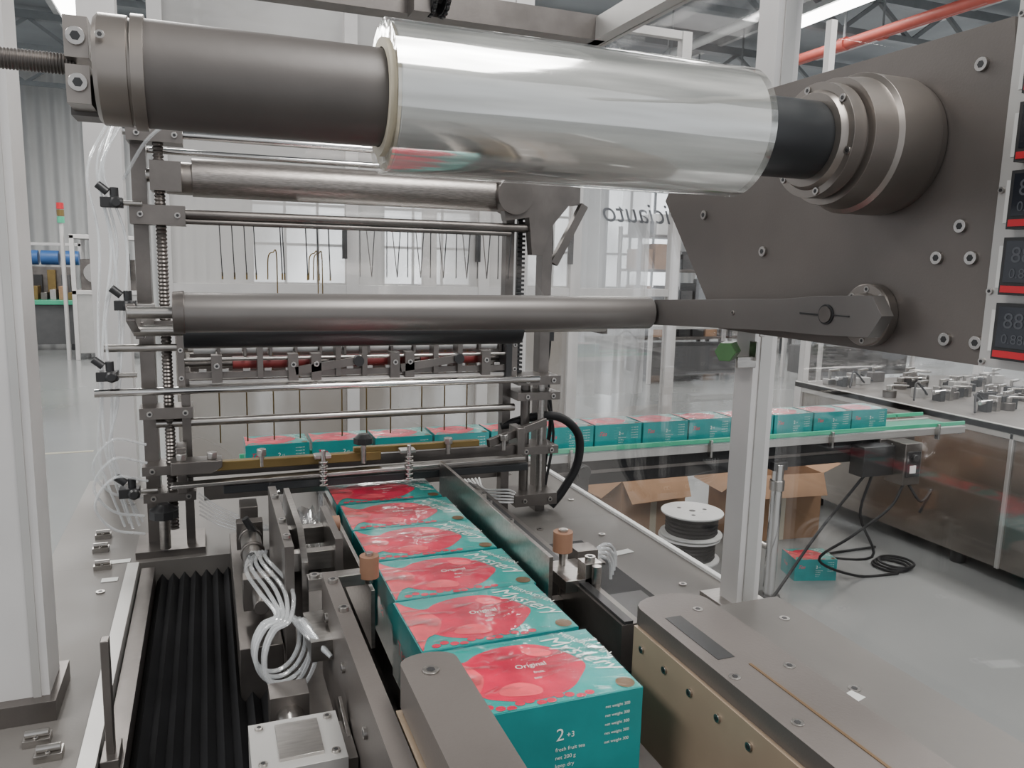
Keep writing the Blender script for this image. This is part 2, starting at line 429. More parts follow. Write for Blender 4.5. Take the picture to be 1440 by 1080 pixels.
b.lathe((.181,AX,AZ),X,[(0,.060),(0,R),(.455,R),(.455,.060)],'shell',96,cap=False)
b.lathe((.178,AX,AZ),X,[(0,.0505),(0,.060),(.461,.060),(.461,.0505)],'core',64,cap=False)
b.lathe((.1855,AX,AZ),X,[(0,.060),(0,R-.004)],'core',96,cap=False)
b.done()

# ---------------------------------------------------------------- side plate with controls
b = B('unwind_side_plate', .002)
c=.90
pts=[(.655,-.113),(1.235,-.113),(1.445,.135),(1.40,.20),(1.14,.302),(.70,.302)]
b.prism(pts,(c,0,0),Y,Z,(.012,0,0),'plate')
b.box(.912,.93,1.16,1.21,-.08,.27,'steel_d')
for p in ((.735,.255),(.72,.02),(.77,.02),(1.12,.03),(1.30,.10),(.70,-.085),(.745,-.085),(.74,.06),(1.17,.26)):
    b.bolt((c,p[0],p[1]),(-1,0,0),.0085,.005)
b.done()
b = B('dancer_arm', .0015)
fy,fz=.869,-.062
b.lathe((.899,fy,fz),(-1,0,0),[(0,.045),(.014,.045),(.016,.043),(.016,.032),(.030,.030),(.030,.0)],'flange',48)
for i in range(8):
    a=i*math.pi/4; b.bolt((.884,fy+.037*math.cos(a),fz+.037*math.sin(a)),(-1,0,0),.0045,.002)
pts=[(.84,-.030),(.94,-.030),(1.02,-.027),(1.40,-.027),(1.42,0),(1.40,.024),(1.02,.024),(.94,.028),(.84,.028),(.82,0)]
b.prism([(q[0]-.012,q[1]+fz-(q[0]-.87)*.055) for q in pts],(.852,0,0),Y,Z,(.022,0,0),'roller')
b.box(.8505,.852,.865,.895,fz-.003,fz-.001,'black'); b.box(.8505,.852,.925,.965,fz-.005,fz-.002,'black')
b.cyl((.852,.910,fz-.002),(.848,.910,fz-.002),.012,'steel_d',n=28); b.ring((.850,.910,fz-.002),(.8525,.910,fz-.002),.015,.012,'black')
b.bolt((.852,1.13,fz-.014),(-1,0,0),.004,.002)
b.done()
b = B('dancer_roller', .001)
b.cyl((-.035,1.40,-.094),(.845,1.40,-.094),.0330,'roller',n=64)
b.lathe((-.052,1.40,-.094),X,[(0,.012),(0,.034),(.018,.036),(.018,.012)],'steel_d',40)
b.cyl((.845,1.40,-.094),(.87,1.40,-.094),.012,'steel')
b.cyl((-.12,1.40,-.094),(-.04,1.40,-.094),.010,'steel')
b.done()
b = B('lower_idle_roller', .001)
b.cyl((-.04,1.50,-.132),(.60,1.50,-.132),.033,'shaftb',n=48); b.cyl((-.12,1.50,-.132),(.80,1.50,-.132),.010,'steel')
for x in (-.11,.80): b.bar((x,1.50,-.132),(x,1.86,-.132),.014,.03,'steel_d')
b.bar((-.115,1.40,-.094),(-.115,1.52,-.126),.014,.03,'steel_d')
b.done()
b = B('indicator_lamp', .001)
b.cyl((.87,1.17,-.150),(.905,1.20,-.150),.019,'greenl',n=6)
b.bar((.925,1.16,-.13),(.925,1.16,-.165),.02,.004,'steel'); b.bar((.89,1.16,-.168),(.93,1.16,-.168),.006,.02,'steel'); b.cyl((.925,1.14,-.12),(.925,1.14,-.09),.005,'steel')
b.done()

b = B('temperature_controller_panel', .0012)
b.box(.893,.955,.52,.690,-.112,.36,'alu')
for i in range(6):
    z0=-.100+i*.0765
    b.box(.878,.893,.575,.664,z0,z0+.067,'black'); b.box(.8765,.878,.580,.659,z0+.015,z0+.063,'screen')
    b.box(.8765,.878,.578,.661,z0+.003,z0+.011,'red')
    b.text('888',.026,(.8760,.652,z0+.038),(0,-1,0),Z,'digit'); b.text('0.888',.016,(.8760,.652,z0+.020),(0,-1,0),Z,'digit')
    b.box(.8915,.893,.669,.679,z0+.008,z0+.058,'label')
    b.text('TEMP',.010,(.8912,.6715,z0+.05),(0,0,-1),(0,-1,0),'digit')
for zz in (.30,.10,-.02,-.106): b.bolt((.893,.685,zz),(-1,0,0),.004,.003)
b.done()

# ---------------------------------------------------------------- film webs
b = B('film_web')
def sheet(pts, x0, x1):
    for (y0,z0),(y1,z1) in zip(pts[:-1],pts[1:]):
        b.add([(x0,y0,z0),(x1,y0,z0),(x1,y1,z1),(x0,y1,z1)],[(0,1,2,3)],'filmweb')
sheet([(.93,.125),(1.30,.20),(1.815,.205)],.19,.63)
sheet([(1.81,.14),(1.43,-.07)],.19,.63)
b.done()

# ---------------------------------------------------------------- sealing frame
FY=1.85
b = B('sealing_frame', .0015)
b.box(-.137,-.108,FY-.01,FY+.04,-.65,.27,'steel_d')
b.lathe((-.083,FY-.03,-.60),Z,[(.004*i,.009 if i%2 else .0115) for i in range(215)],'steel_d',14)
b.box(-.058,-.040,FY-.04,FY-.015,-.65,-.24,'steel_d')
for z,h in ((.24,.03),(.08,.04),(-.15,.025),(-.335,.024),(-.46,.02),(-.52,.02)):
    b.box(-.140,-.035,FY-.06,FY+.01,z-h/2,z+h/2,'steel_d')
    b.bolt((-.12,FY-.06,z),(0,-1,0),.006,.004); b.bolt((-.05,FY-.06,z),(0,-1,0),.006,.004)
b.box(-.16,-.02,FY-.07,FY+.06,-.65,-.635,'steel_d')
b.cyl((-.10,FY-.07,-.63),(-.10,FY-.07,-.56),.011,'steel')
b.lathe((-.10,FY-.07,-.560),Z,[(0,.012),(.0,.030),(.018,.030),(.026,.016),(.03,.012)],'black',10)
b.box(.795,.822,FY-.01,FY+.03,-.65,.18,'steel_d')
b.cyl((.755,FY-.02,-.62),(.755,FY-.02,-.28),.012,'steel_d'); b.cyl((.79,FY-.04,-.62),(.79,FY-.04,-.28),.009,'steel')
b.box(.70,.722,FY,FY+.03,-.65,.20,'steel_d')
b.box(.735,.748,FY+.01,FY+.02,-.30,.19,'black')
for i in range(44):
    z=-.30+i*.011; b.box(.732,.751,FY-.002,FY+.01,z,z+.006,'black')
for z,h in ((-.29,.022),(-.33,.02),(-.47,.02),(-.60,.03)):
    b.box(.715,.83,FY-.07,FY+.02,z-h/2,z+h/2,'steel_d'); b.bolt((.74,FY-.07,z),(0,-1,0),.006,.004); b.bolt((.81,FY-.07,z),(0,-1,0),.006,.004)
b.prism([(.66,.19),(.86,.19),(.86,.16),(.80,.09),(.78,.02),(.75,.02),(.74,.11),(.68,.10)],(0,FY-.05,0),X,Z,(0,.03,0),'steel_d')
b.cyl((.70,FY-.06,.16),(.70,FY,.16),.045,'steel_d',n=32)
b.bar((.83,FY,.0),(.91,FY,.15),.02,.02,'steel_d')
b.box(.66,.90,FY,FY+.05,.15,.20,'steel_d')
b.box(-.10,-.04,FY-.05,FY+.03,.13,.19,'steel_d'); b.cyl((-.07,FY,.16),(-.02,FY,.16),.034,'flange',n=28)
for z,y,r,m_,x0,x1 in ((.250,FY,.009,'chrome',-.15,.72),(.222,FY+.07,.007,'chrome',-.12,.72),(.085,FY-.03,.010,'steel_d',-.11,.78),
                    (.070,FY-.03,.006,'steel_d',-.05,.70)):
    b.cyl((x0,y,z),(x1,y,z),r,m_)
b.cyl((-.22,FY-.07,-.285),(.77,FY-.07,-.285),.0085,'chrome'); b.cyl((-.11,FY-.03,-.362),(.72,FY-.03,-.362),.0095,'steel')
b.cyl((-.20,FY-.05,-.195),(-.04,FY-.05,-.195),.008,'steel')
b.box(-.02,.70,FY+.03,FY+.05,-.560,-.520,'steel_d')
b.done()
b = B('feed_roller', .001)
b.cyl((-.02,FY,.163),(.70,FY,.163),.040,'rollerm',n=64); b.cyl((-.11,FY,.163),(.76,FY,.163),.014,'steel')
b.done()
b = B('hanging_film_fingers')
for px in [.03,.055,.08,.10,.155,.16,.21,.235,.26]:
    b.bar((px,FY-.03,.085),(px+.004,FY-.03,-.035-.01*random.random()),.007,.002,'black')
    b.cyl((px+.004,FY-.03,-.035),(px+.004,FY-.03,-.05),.002,'gold',n=6)
for i in range(14):
    px=.33+.028*i+.008*random.random()
    b.bar((px+.008*(i%2),FY-.03,.085),(px,FY-.03,-.04),.004,.0015,'black')
    if i%2: b.bar((px-.014,FY-.03,.085),(px,FY-.03,-.04),.003,.0015,'steel_d')
for px in (.02,.08,.14,.20,.3,.36,.42,.5,.56,.62):
    b.cyl((px,FY+.05,-.43),(px,FY+.05,-.20),.0018,'gold',n=6)
for px in (.13,.22,.23): b.tube([(px,FY,-.05),(px+.002,FY,.0),(px+.012,FY,.01),(px+.02,FY,-.0),(px+.02,FY,-.17)],.0015,'gold',6)
b.done()

b = B('sealing_jaw_mechanism', .0012)
for x in (-.062,.70):
    b.box(x,x+.014,FY-.06,FY+.10,-.285,-.170,'steel_d')
    b.bolt((x+.007,FY-.06,-.20),(0,-1,0),.005,.003); b.bolt((x+.007,FY-.06,-.26),(0,-1,0),.005,.003)
b.box(.685,.70,FY-.06,FY+.02,-.29,-.18,'black')
b.box(-.04,.69,FY+.085,FY+.095,-.275,-.225,'steel_d')
b.cyl((-.06,FY-.04,-.185),(.71,FY-.04,-.185),.008,'chrome')
b.cyl((-.05,FY+.07,-.180),(.70,FY+.07,-.180),.008,'chrome')
for i in range(13):
    b.cyl((-.03+.055*i,FY-.01,-.205),(.015+.055*i,FY-.01,-.205),.010,'white')
    b.box(.018+.055*i,.024+.055*i,FY-.03,FY+.02,-.222,-.190,'steel_d')
b.cyl((-.05,FY-.01,-.205),(.70,FY-.01,-.205),.005,'steel')
b.cyl((.05,FY,-.237),(.24,FY,-.237),.015,'redroll'); b.cyl((.28,FY,-.237),(.44,FY,-.237),.015,'redroll'); b.cyl((.48,FY,-.237),(.66,FY,-.237),.015,'redroll')
b.cyl((-.05,FY,-.237),(.70,FY,-.237),.008,'steel_d')
b.box(-.05,.70,FY-.05,FY-.035,-.264,-.250,'steel_d'); b.box(-.04,.70,FY-.05,FY-.03,-.280,-.268,'steel')
b.cyl((-.05,FY-.05,-.222),(.70,FY-.05,-.222),.004,'steel')
for x in (.005,.165,.215,.395,.43,.62):
    b.box(x,x+.022,FY-.065,FY-.03,-.272,-.212,'steel_d'); b.bolt((x+.011,FY-.065,-.235),(0,-1,0),.006,.004,'steel')
for x in (.18,.42): b.bar((x,FY-.06,-.25),(x+.14,FY-.06,-.230),.010,.018,'steel_d'); b.cyl((x+.14,FY-.075,-.23),(x+.14,FY-.05,-.23),.012,'black')
for x in (.10,.33,.56,.27,.50): b.box(x,x+.012,FY-.06,FY-.02,-.265,-.195,'steel_d')
for i in range(16): b.box(-.02+.045*i,-.005+.045*i,FY-.055,FY-.045,-.249,-.243,'steel')
b.done()

b = B('sealing_bar', .0015)
b.box(-.06,.72,1.755,1.775,-.470,-.445,'steel_d')
b.box(.0,.36,1.725,1.745,-.452,-.432,'gold'); b.box(.30,.60,1.735,1.752,-.437,-.422,'gold')
b.prism([(-.08,-.452),(.0,-.452),(.02,-.44),(.02,-.425),(-.08,-.425)],(0,1.71,0),X,Z,(0,.05,0),'steel_d')
b.box(.03,.72,1.70,1.77,-.488,-.481,'steel_d')
b.box(.02,.71,1.69,1.705,-.493,-.476,'shaftb')
b.bar((-.08,1.70,-.470),(.70,1.70,-.462),.03,.008,'steel')
for x in (.225,.415):
    b.box(x-.018,x+.018,1.69,1.72,-.432,-.424,'steel')
    for i in range(6): b.ring((x,1.685,-.490+.01*i),(x,1.685,-.485+.01*i),.010,.006,'steel',16)
    b.cyl((x,1.685,-.492),(x,1.685,-.41),.005,'chrome')
b.cyl((.315,1.70,-.45),(.315,1.70,-.40),.006,'steel')
b.lathe((.315,1.70,-.405),Z,[(0,.01),(0,.022),(.014,.022),(.022,.012)],'black',8)
for x in (-.06,.0,.10,.52,.66): 
    b.cyl((x,1.73,-.45),(x,1.73,-.415),.006,'steel'); b.cyl((x,1.73,-.425),(x,1.73,-.41),.011,'steel',n=6)
for x in (-.07,.70): b.box(x,x+.02,1.74,1.80,-.50,-.40,'steel_d')
b.bar((.62,1.73,-.43),(.80,1.80,-.40),.012,.02,'steel_d')
b.done()

b = B('pneumatic_tubes')
def jit(p,a=.01): return tuple(q+random.uniform(-a,a) for q in p)
for k in range(5):
    xo=-.16-.008*k
    b.tube([jit((xo+.01,FY-.03,.26)),jit((xo-.02,FY-.05,.16)),jit((xo,FY-.04,.02)),jit((xo-.01,FY-.05,-.15)),jit((xo-.02,FY-.05,-.3)),jit((xo-.03,FY-.05,-.42)),jit((xo+.01,FY-.03,-.58))],.0028,'tube')
b.tube([(-.15,FY-.03,.15),(-.10,FY-.1,.22),(-.05,FY-.12,.26),(.0,FY-.05,.30)],.0035,'tube')
for z in (-.40,-.44,-.48):
    b.tube([(-.13,FY-.06,z),(-.19,FY-.09,z+.02),(-.23,FY-.08,z-.04),(-.20,FY-.06,z-.10),(-.14,FY-.05,z-.12)],.003,'tube')
b.done()
for x,z in ((-.165,.10),(-.15,-.105),(-.16,-.50),(-.19,-.25)):
    b = B('flow_control_valve', .001)
    b.box(x-.025,x+.015,FY-.08,FY-.05,z-.010,z+.010,'black'); b.cyl((x,FY-.065,z),(x,FY-.065,z+.03),.008,'black'); b.cyl((x-.012,FY-.065,z+.02),(x-.03,FY-.065,z+.035),.008,'black')
    b.cyl((x+.015,FY-.065,z),(x+.05,FY-.065,z),.005,'steel'); b.lathe((x+.005,FY-.08,z),(0,-1,0),[(0,.008),(0,.012),(.008,.012),(.012,.008)],'black',8)
    b.done()

b = B('black_cable')
b.tube([(.83,1.9,.20),(.845,1.9,.05),(.835,1.9,-.17),(.845,1.9,-.30),(.86,1.9,-.42),(.845,1.9,-.55),(.85,1.9,-.64)],.006,'rubber')
b.tube([(.83,1.9,-.12),(.85,1.9,-.2),(.84,1.9,-.33),(.86,1.88,-.45),(.83,1.86,-.6)],.004,'rubber')
for z in (-.15,-.19): b.box(.825,.855,1.885,1.915,z-.012,z+.012,'black')
b.done()
b = B('corrugated_black_hose')
P=[(.70,1.86,-.42),(.78,1.84,-.395),(.86,1.84,-.400),(.915,1.84,-.45),(.915,1.84,-.53),(.875,1.84,-.60),(.84,1.84,-.64)]
b.tube(P,.0115,'rubber',12,10)
b.done()
b = B('white_cable_bundle')
for i in range(5):
    b.tube([(.60+.01*i,1.85,-.55),(.64,1.80,-.59+.006*i),(.70,1.78,-.60+.008*i),(.76,1.86,-.62)],.0025,'white')
for i in range(6):
    b.tube([(-.03,1.84,-.58+.01*i),(.02,1.80,-.60+.008*i),(.08+.01*i,1.78,-.61),(.15,1.83,-.62)],.0022,'tube')
b.done()

# ---------------------------------------------------------------- lane guides
b = B('lane_guide_rail', .0012)
b.box(.485,.492,1.06,1.68,-.600,-.452,'steel')
for y in (1.15,1.4,1.65): b.box(.492,.56,y,y+.02,-.59,-.57,'steel_d')
b.box(.556,.590,.95,1.72,-.60,-.525,'steel_d'); b.box(.560,.575,.95,1.72,-.525,-.520,'black')
b.box(.600,.615,1.0,1.60,-.648,-.60,'black')
b.box(.595,.635,1.18,1.22,-.648,-.50,'steel_d')
b.cyl((.56,1.17,-.49),(.56,1.17,-.455),.017,'brown',n=24); b.bolt((.56,1.17,-.455),(0,0,1),.008,.004)
b.cyl((.56,1.17,-.60),(.56,1.17,-.45),.006,'steel')
b.box(.535,.60,1.10,1.19,-.535,-.515,'steel'); b.box(.57,.60,1.10,1.13,-.60,-.49,'steel')
b.cyl((.585,1.09,-.49),(.585,1.09,-.60),.008,'steel'); b.bolt((.585,1.115,-.49),(0,0,1),.009,.008)
b.bolt((.56,1.55,-.52),(0,0,1),.008,.006); b.bolt((.56,1.42,-.52),(0,0,1),.008,.006)
b.bar((.53,1.50,-.55),(.56,1.58,-.515),.01,.02,'steel'); b.box(.50,.555,1.58,1.61,-.53,-.50,'steel')
b.done()
b = B('lane_guide_rail', .0012)
b.box(.222,.228,1.14,1.68,-.60,-.505,'steel')
b.box(.150,.172,.60,1.16,-.64,-.475,'plate')
for y in (.8,.95,1.1): b.bolt((.150,y,-.52),(-1,0,0),.007,.004)
b.bolt((.161,1.12,-.475),(0,0,1),.007,.006); b.bolt((.161,1.02,-.475),(0,0,1),.007,.006)
b.box(.098,.112,1.18,1.52,-.62,-.435,'steel_d')
b.box(.180,.192,1.22,1.40,-.60,-.445,'steel_d')
b.prism([(1.20,-.47),(1.26,-.435),(1.50,-.435),(1.52,-.47),(1.52,-.62),(1.20,-.62)],(.125,0,0),Y,Z,(.010,0,0),'steel')
b.box(.112,.18,1.24,1.26,-.50,-.47,'steel'); b.box(.112,.18,1.36,1.38,-.50,-.47,'steel')
b.box(.13,.215,1.155,1.18,-.50,-.482,'steel'); b.bolt((.14,1.165,-.482),(0,0,1),.008,.005)
b.cyl((.223,1.16,-.49),(.223,1.16,-.455),.015,'brown',n=24); b.cyl((.223,1.16,-.50),(.223,1.16,-.45),.006,'steel')
b.cyl((.185,1.34,-.46),(.205,1.34,-.46),.014,'brown',n=24)
b.box(.12,.16,1.05,1.15,-.56,-.53,'steel')
for y in (1.22,1.3,1.44): b.bolt((.105,y,-.435),(0,0,1),.006,.006)
b.done()
b = B('pneumatic_cylinder', .001)
b.cyl((.065,1.30,-.545),(.065,1.58,-.545),.019,'steel',n=28); b.box(.04,.09,1.28,1.31,-.575,-.52,'steel_d'); b.box(.04,.09,1.57,1.60,-.575,-.52,'steel_d')
b.cyl((.065,1.60,-.545),(.065,1.72,-.545),.007,'chrome'); b.cyl((.065,1.22,-.545),(.065,1.28,-.545),.012,'steel_d')
for y in (1.32,1.36,1.46,1.54): b.cyl((.065,y,-.545),(.065,y+.012,-.545),.022,'steel_d')
b.cyl((.07,1.34,-.53),(.055,1.34,-.50),.007,'black'); b.cyl((.07,1.54,-.53),(.055,1.54,-.50),.007,'black')
b.box(.05,.085,1.64,1.70,-.56,-.51,'steel_d'); b.box(.03,.095,1.2,1.75,-.70,-.60,'steel_d')
b.done()
b = B('air_hose_coil')
for k in range(5):
    pts=[(.058+.006*k,1.36,-.505),(.045+.008*k,1.27,-.50+.004*k),(.06+.012*k,1.19,-.505)]
    rr=.034+.003*(k%3)
    for i in range(10):
        a=math.pi*.5+2*math.pi*i/10
        pts.append((.088+rr*math.cos(a)+.004*(k-2),1.13-.012*k+.012*math.cos(a),-.562+(.044+.003*k)*math.sin(a)))
    pts += [(.115,1.08,-.53+.004*k),(.146,1.04,-.55)]
    b.tube(pts,.0033,'tube',8)
b.done()
b = B('air_hose_coil')
for k in range(4):
    pts=[]
    for i in range(8):
        a=-.2+math.pi*1.25*i/7
        pts.append((.675+.050*math.cos(a)+.01*k,1.26+.03*math.cos(a)+.012*k,-.600+.050*math.sin(a)+.003*k))
    b.tube(pts,.0032,'tube',8)
b.done()
b = B('solenoid_valve_block', .002)
b.box(.03,.135,.83,.93,-.64,-.565,'alu'); b.box(.035,.13,.828,.83,-.60,-.594,'steel_d'); b.box(.035,.13,.828,.83,-.63,-.615,'black')
b.box(.06,.11,.845,.915,-.565,-.561,'steel')
b.box(.135,.148,.84,.92,-.63,-.575,'steel_d')
for x in (.042,.123): b.bolt((x,.845,-.565),(0,0,1),.005,.003); b.bolt((x,.918,-.565),(0,0,1),.005,.003)
b.cyl((.085,.93,-.60),(.085,.99,-.60),.018,'steel'); b.box(.06,.11,.99,1.03,-.63,-.57,'steel_d')
b.bar((.14,.93,-.55),(.147,.86,-.60),.004,.012,'steel')
b.box(.05,.148,.83,.93,-.70,-.64,'steel_d')
b.done()
b = B('upright_stop_bar', .001)
b.box(-.140,-.130,1.045,1.062,-.65,-.485,'steel_d'); b.box(-.146,-.124,1.03,1.08,-.655,-.64,'steel_d')
b.done()

def capsule_bar(b, x0,x1,y0,y1,z0,z1,m):
    r=(x1-x0)/2; cx=(x0+x1)/2; pts=[(x0,y0),(x1,y0),(x1,y1-r*.6)]
    for i in range(1,9):
        a=math.pi*i/9; pts.append((cx+r*math.cos(a), y1-r*.6+.6*r*math.sin(a)))
    pts.append((x0,y1-r*.6))
    b.prism(pts,(0,0,z0),X,Y,(0,0,z1-z0),m)
b = B('belt_drive_cover', .002)
capsule_bar(b,.178,.240,.1,.775,-.470,-.422,'plate')
b.bolt((.205,.735,-.422),(0,0,1),.009,.002); b.bolt((.215,.45,-.422),(0,0,1),.009,.002)
b.box(.174,.180,.1,.76,-.64,-.475,'beige'); 
b.cyl((.211,.73,-.62),(.211,.73,-.47),.024,'steel_d'); b.box(.20,.236,.1,.70,-.64,-.47,'steel_d')
for y in (.72,.66,.60): b.bolt((.174,y,-.50),(-1,0,0),.005,.003)
b.done()
b = B('belt_drive_cover', .002)
capsule_bar(b,.552,.665,.1,.93,-.505,-.475,'plate')
b.box(.546,.552,.1,.90,-.66,-.500,'beige')
for i in range(12): b.bolt((.546,.875-.058*i,-.524),(-1,0,0),.005,.003)
b.prism([(.570,.86),(.595,.86),(.595,.74),(.570,.74)],(0,0,-.4748),X,Y,(0,0,.0004),'black')
b.box(.600,.604,.1,.72,-.475,-.4742,'goldink')
for p in ((.63,.87),(.565,.70),(.645,.70),(.57,.60)): b.bolt((p[0],p[1],-.475),(0,0,1),.007,.001)
b.box(.665,.97,.1,1.10,-.65,-.60,'deck')
for p in ((.70,1.0),(.86,.80),(.92,1.02),(.72,.6)): b.bolt((p[0],p[1],-.60),(0,0,1),.009,.001)
b.obox((.83,.78,-.5995),(.05,.022,.001),(0,0,15),'label')
b.done()

b = B('crumpled_film')
nx,ny=16,20; vs=[]
for j in range(ny):
    for i in range(nx):
        u=i/(nx-1); v=j/(ny-1)
        vs.append((.11+.11*u, 1.42+.27*v, -.475-.05*abs(math.sin(u*3))-.04*u+.022*random.uniform(-1,1)))
b.add(vs,[(j*nx+i,j*nx+i+1,(j+1)*nx+i+1,(j+1)*nx+i) for j in range(ny-1) for i in range(nx-1)],'crumple')
ob=b.done()
for x,y in ((-.24,1.95),(-.235,1.86),(-.22,1.75),(-.23,1.12),(-.21,1.08)):
    b = B('cable_clip', .001)
    b.box(x-.016,x+.016,y-.011,y+.011,-.65,-.640,'steel'); b.cyl((x-.014,y,-.636),(x+.014,y,-.636),.005,'steel'); b.bolt((x,y-.008,-.640),(0,0,1),.003,.003)
    b.done()

# ---------------------------------------------------------------- cartons
W,D,H=.228,.160,.115
def smooth(pts, sub=5):
    n=len(pts); out=[]
    for i in range(n):
        a,b_,c_,d=[Vector(pts[(i+k-1)%n]) for k in range(4)]
        for k in range(sub):
            t=k/sub; q=.5*((2*b_)+(c_-a)*t+(2*a-5*b_+4*c_-d)*t*t+(3*b_-a-3*c_+d)*t**3); out.append((q.x,q.y))
    return out
def carton_mesh(film):
    b=B('wrapped_carton',0,0)
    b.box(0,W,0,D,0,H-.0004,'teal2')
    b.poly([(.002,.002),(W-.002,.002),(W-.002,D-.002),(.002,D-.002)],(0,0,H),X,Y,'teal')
    def top(pts,z,m,sm=True):
        q=[(min(max(a,.01),.99)*W,min(max(c_,.02),.98)*D) for a,c_ in (smooth(pts) if sm else pts)]
        b.poly(q,(0,0,H+z),X,Y,m)
    top([(.0,.03),(.05,.16),(.12,.27),(.20,.18),(.34,.10),(.50,.09),(.64,.16),(.74,.30),(.81,.44),(.79,.58),(.71,.76),(.60,.88),(.42,.91),(.26,.85),(.16,.76),(.06,.88),(.0,.98)],.0003,'fruit')
    top([(.0,.08),(.08,.22),(.16,.30),(.22,.5),(.17,.70),(.08,.80),(.0,.92)],.0006,'pink')
    top([(.30,.18),(.45,.15),(.48,.24),(.40,.34),(.30,.33),(.25,.24)],.0006,'pink')
    top([(.55,.70),(.64,.66),(.68,.72),(.60,.82),(.52,.81)],.0006,'pink')
    for i in range(12):
        cx,cy=.10+.055*i,.065+.03*math.sin(i*1.7); r=.028
        b.poly([((cx+r*math.cos(k*math.pi/4))*W,max(.003,(cy+1.2*r*math.sin(k*math.pi/4))*D)) for k in range(8)],(0,0,H+.0005),X,Y,'fruit')
    b.text('Original',.013,(.42*W,.53*D,H+.0009),X,Y,'ink'); b.text('fruit',.008,(.50*W,.43*D,H+.0009),X,Y,'ink'); b.text('tea',.008,(.48*W,.35*D,H+.0009),X,Y,'ink')
    d=Vector((.50,-.866,0)); u=Vector((.866,.5,0))
    b.text('Mystery',.042,Vector((.66*W,.92*D,H+.0009)),d*.85,u*.85,'ink',.5)
    b.text('MERMAIDTEN',.015,Vector((.80*W,.97*D,H+.0009)),d*.9,u*.9,'ink')
    b.poly([(W*.93+.012*math.cos(a*math.pi/8),D*.10+.012*math.sin(a*math.pi/8)) for a in range(16)],(0,0,H+.0008),X,Y,'goldink')
    e=-.0004
    b.text('Tea',.026,(.07*W,e,.58*H),X,Z,'fruit',.4)
    b.text('2',.022,(.50*W,e,.58*H),X,Z,'ink'); b.text('+3',.010,(.56*W,e,.60*H),X,Z,'ink')
    for i in range(4): b.text(['fresh fruit tea','net 200 g','keep dry','12 x 3'][i],.007,(.50*W,e,(.46-.09*i)*H),X,Z,'ink')
    for i in range(5): b.text('net weight 300',.0055,(.78*W,e,(.84-.10*i)*H),X,Z,'ink')
    b.text('2',.026,(W+.0004,.3*D,.45*H),Y,Z,'ink'); b.text('fruit tea',.012,(W+.0004,.3*D,.28*H),Y,Z,'ink')
    b.text('Tea',.030,(-.0004,.8*D,.45*H),(0,-1,0),Z,'fruit')
    if film:
        nx,ny=24,18; vs=[]
        for j in range(ny):
            for i in range(nx):
                u_=i/(nx-1); v_=j/(ny-1)
                ed=min(1,6*min(u_,1-u_))*min(1,5*min(v_,1-v_))
                vs.append((u_*W,v_*D,H+.0014+ed*.0016*(random.random())))
        b.add(vs,[(j*nx+i,j*nx+i+1,(j+1)*nx+i+1,(j+1)*nx+i) for j in range(ny-1) for i in range(nx-1)],'shrink')
    return b.mesh()
cms=[carton_mesh(True) for _ in range(3)]
def put(x,y,z,rz=0,k=0):
    o=bpy.data.objects.new('wrapped_carton',cms[k%3]); sc.collection.objects.link(o)
    o.location=(x,y,z+ZD); o.rotation_euler=(0,0,rz); return o
zt=-.619
y=.762
for i in range(6):
    put((.250,.246,.248,.243,.240,.236)[i],y,zt,math.radians((-.6,.8,-.4,.6,-.8,.3)[i]),i); y+=.1640
for i in range(13):
    put(3.205-W-.2385*i,2.945,-.7995,math.radians((.5,-.6,.3,-.4)[i%4]),i)
put(2.80,3.06,-1.6,math.radians(-16))

# ---------------------------------------------------------------- outfeed conveyor
b = B('outfeed_conveyor', .002)
b.box(.05,3.72,2.93,3.13,-.812,-.800,'belt')
b.box(.05,3.72,2.905,2.93,-.83,-.795,'alu'); b.box(.05,3.72,3.13,3.155,-.83,-.795,'alu')
b.box(.1,3.70,2.895,2.905,-.785,-.765,'green'); b.box(.1,3.70,3.155,3.165,-.785,-.765,'green')
for x in (.7,1.4,2.1,2.8,3.5):
    b.box(x,x+.012,2.88,2.905,-.85,-.77,'steel'); b.box(x,x+.012,3.155,3.18,-.85,-.77,'steel')
b.box(.4,3.35,2.94,3.12,-.945,-.83,'rubber'); b.box(.4,3.35,2.935,2.94,-.895,-.880,'steel_d')
b.cyl((3.72,2.93,-.822),(3.72,3.13,-.822),.022,'steel')
for x in (.9,2.53):
    for y in (2.93,3.13):
        b.cyl((x,y,-1.58),(x,y,-.92),.028,'chrome'); b.cyl((x,y,-1.6),(x,y,-1.58),.055,'black')
        b.cyl((x,y,-1.05),(x,y,-1.0),.035,'steel')
    b.box(x-.04,x+.04,2.91,3.15,-.95,-.91,'black')
b.cyl((2.53,2.93,-1.35),(2.53,3.13,-1.35),.015,'steel')
b.cyl((1.45,2.90,-.86),(1.45,2.84,-.86),.03,'black'); b.box(1.42,1.48,2.86,2.93,-.95,-.84,'black')
b.done()
b = B('conveyor_drive_box', .003)
b.box(3.17,3.28,2.78,2.895,-1.04,-.83,'steel_d'); b.box(3.18,3.27,2.775,2.78,-1.0,-.87,'black')
b.cyl((3.22,2.775,-.90),(3.22,2.755,-.90),.018,'black'); b.box(3.20,3.24,2.77,2.775,-.98,-.94,'label')
b.box(2.97,3.17,2.84,2.93,-1.0,-.85,'black'); b.box(3.13,3.36,2.90,2.94,-.87,-.83,'steel_d')
b.done()
b = B('power_cable')
b.tube([(3.20,2.80,-1.04),(3.1,2.78,-1.15),(2.95,2.85,-1.3),(2.85,2.95,-1.45),(3.15,2.98,-1.585),(3.4,2.95,-1.59)],.007,'rubber')
b.tube([(3.05,2.86,-1.0),(3.0,2.86,-1.2),(3.15,2.9,-1.45),(3.1,3.2,-1.55),(3.3,3.3,-1.59),(3.6,3.3,-1.59)],.007,'rubber')
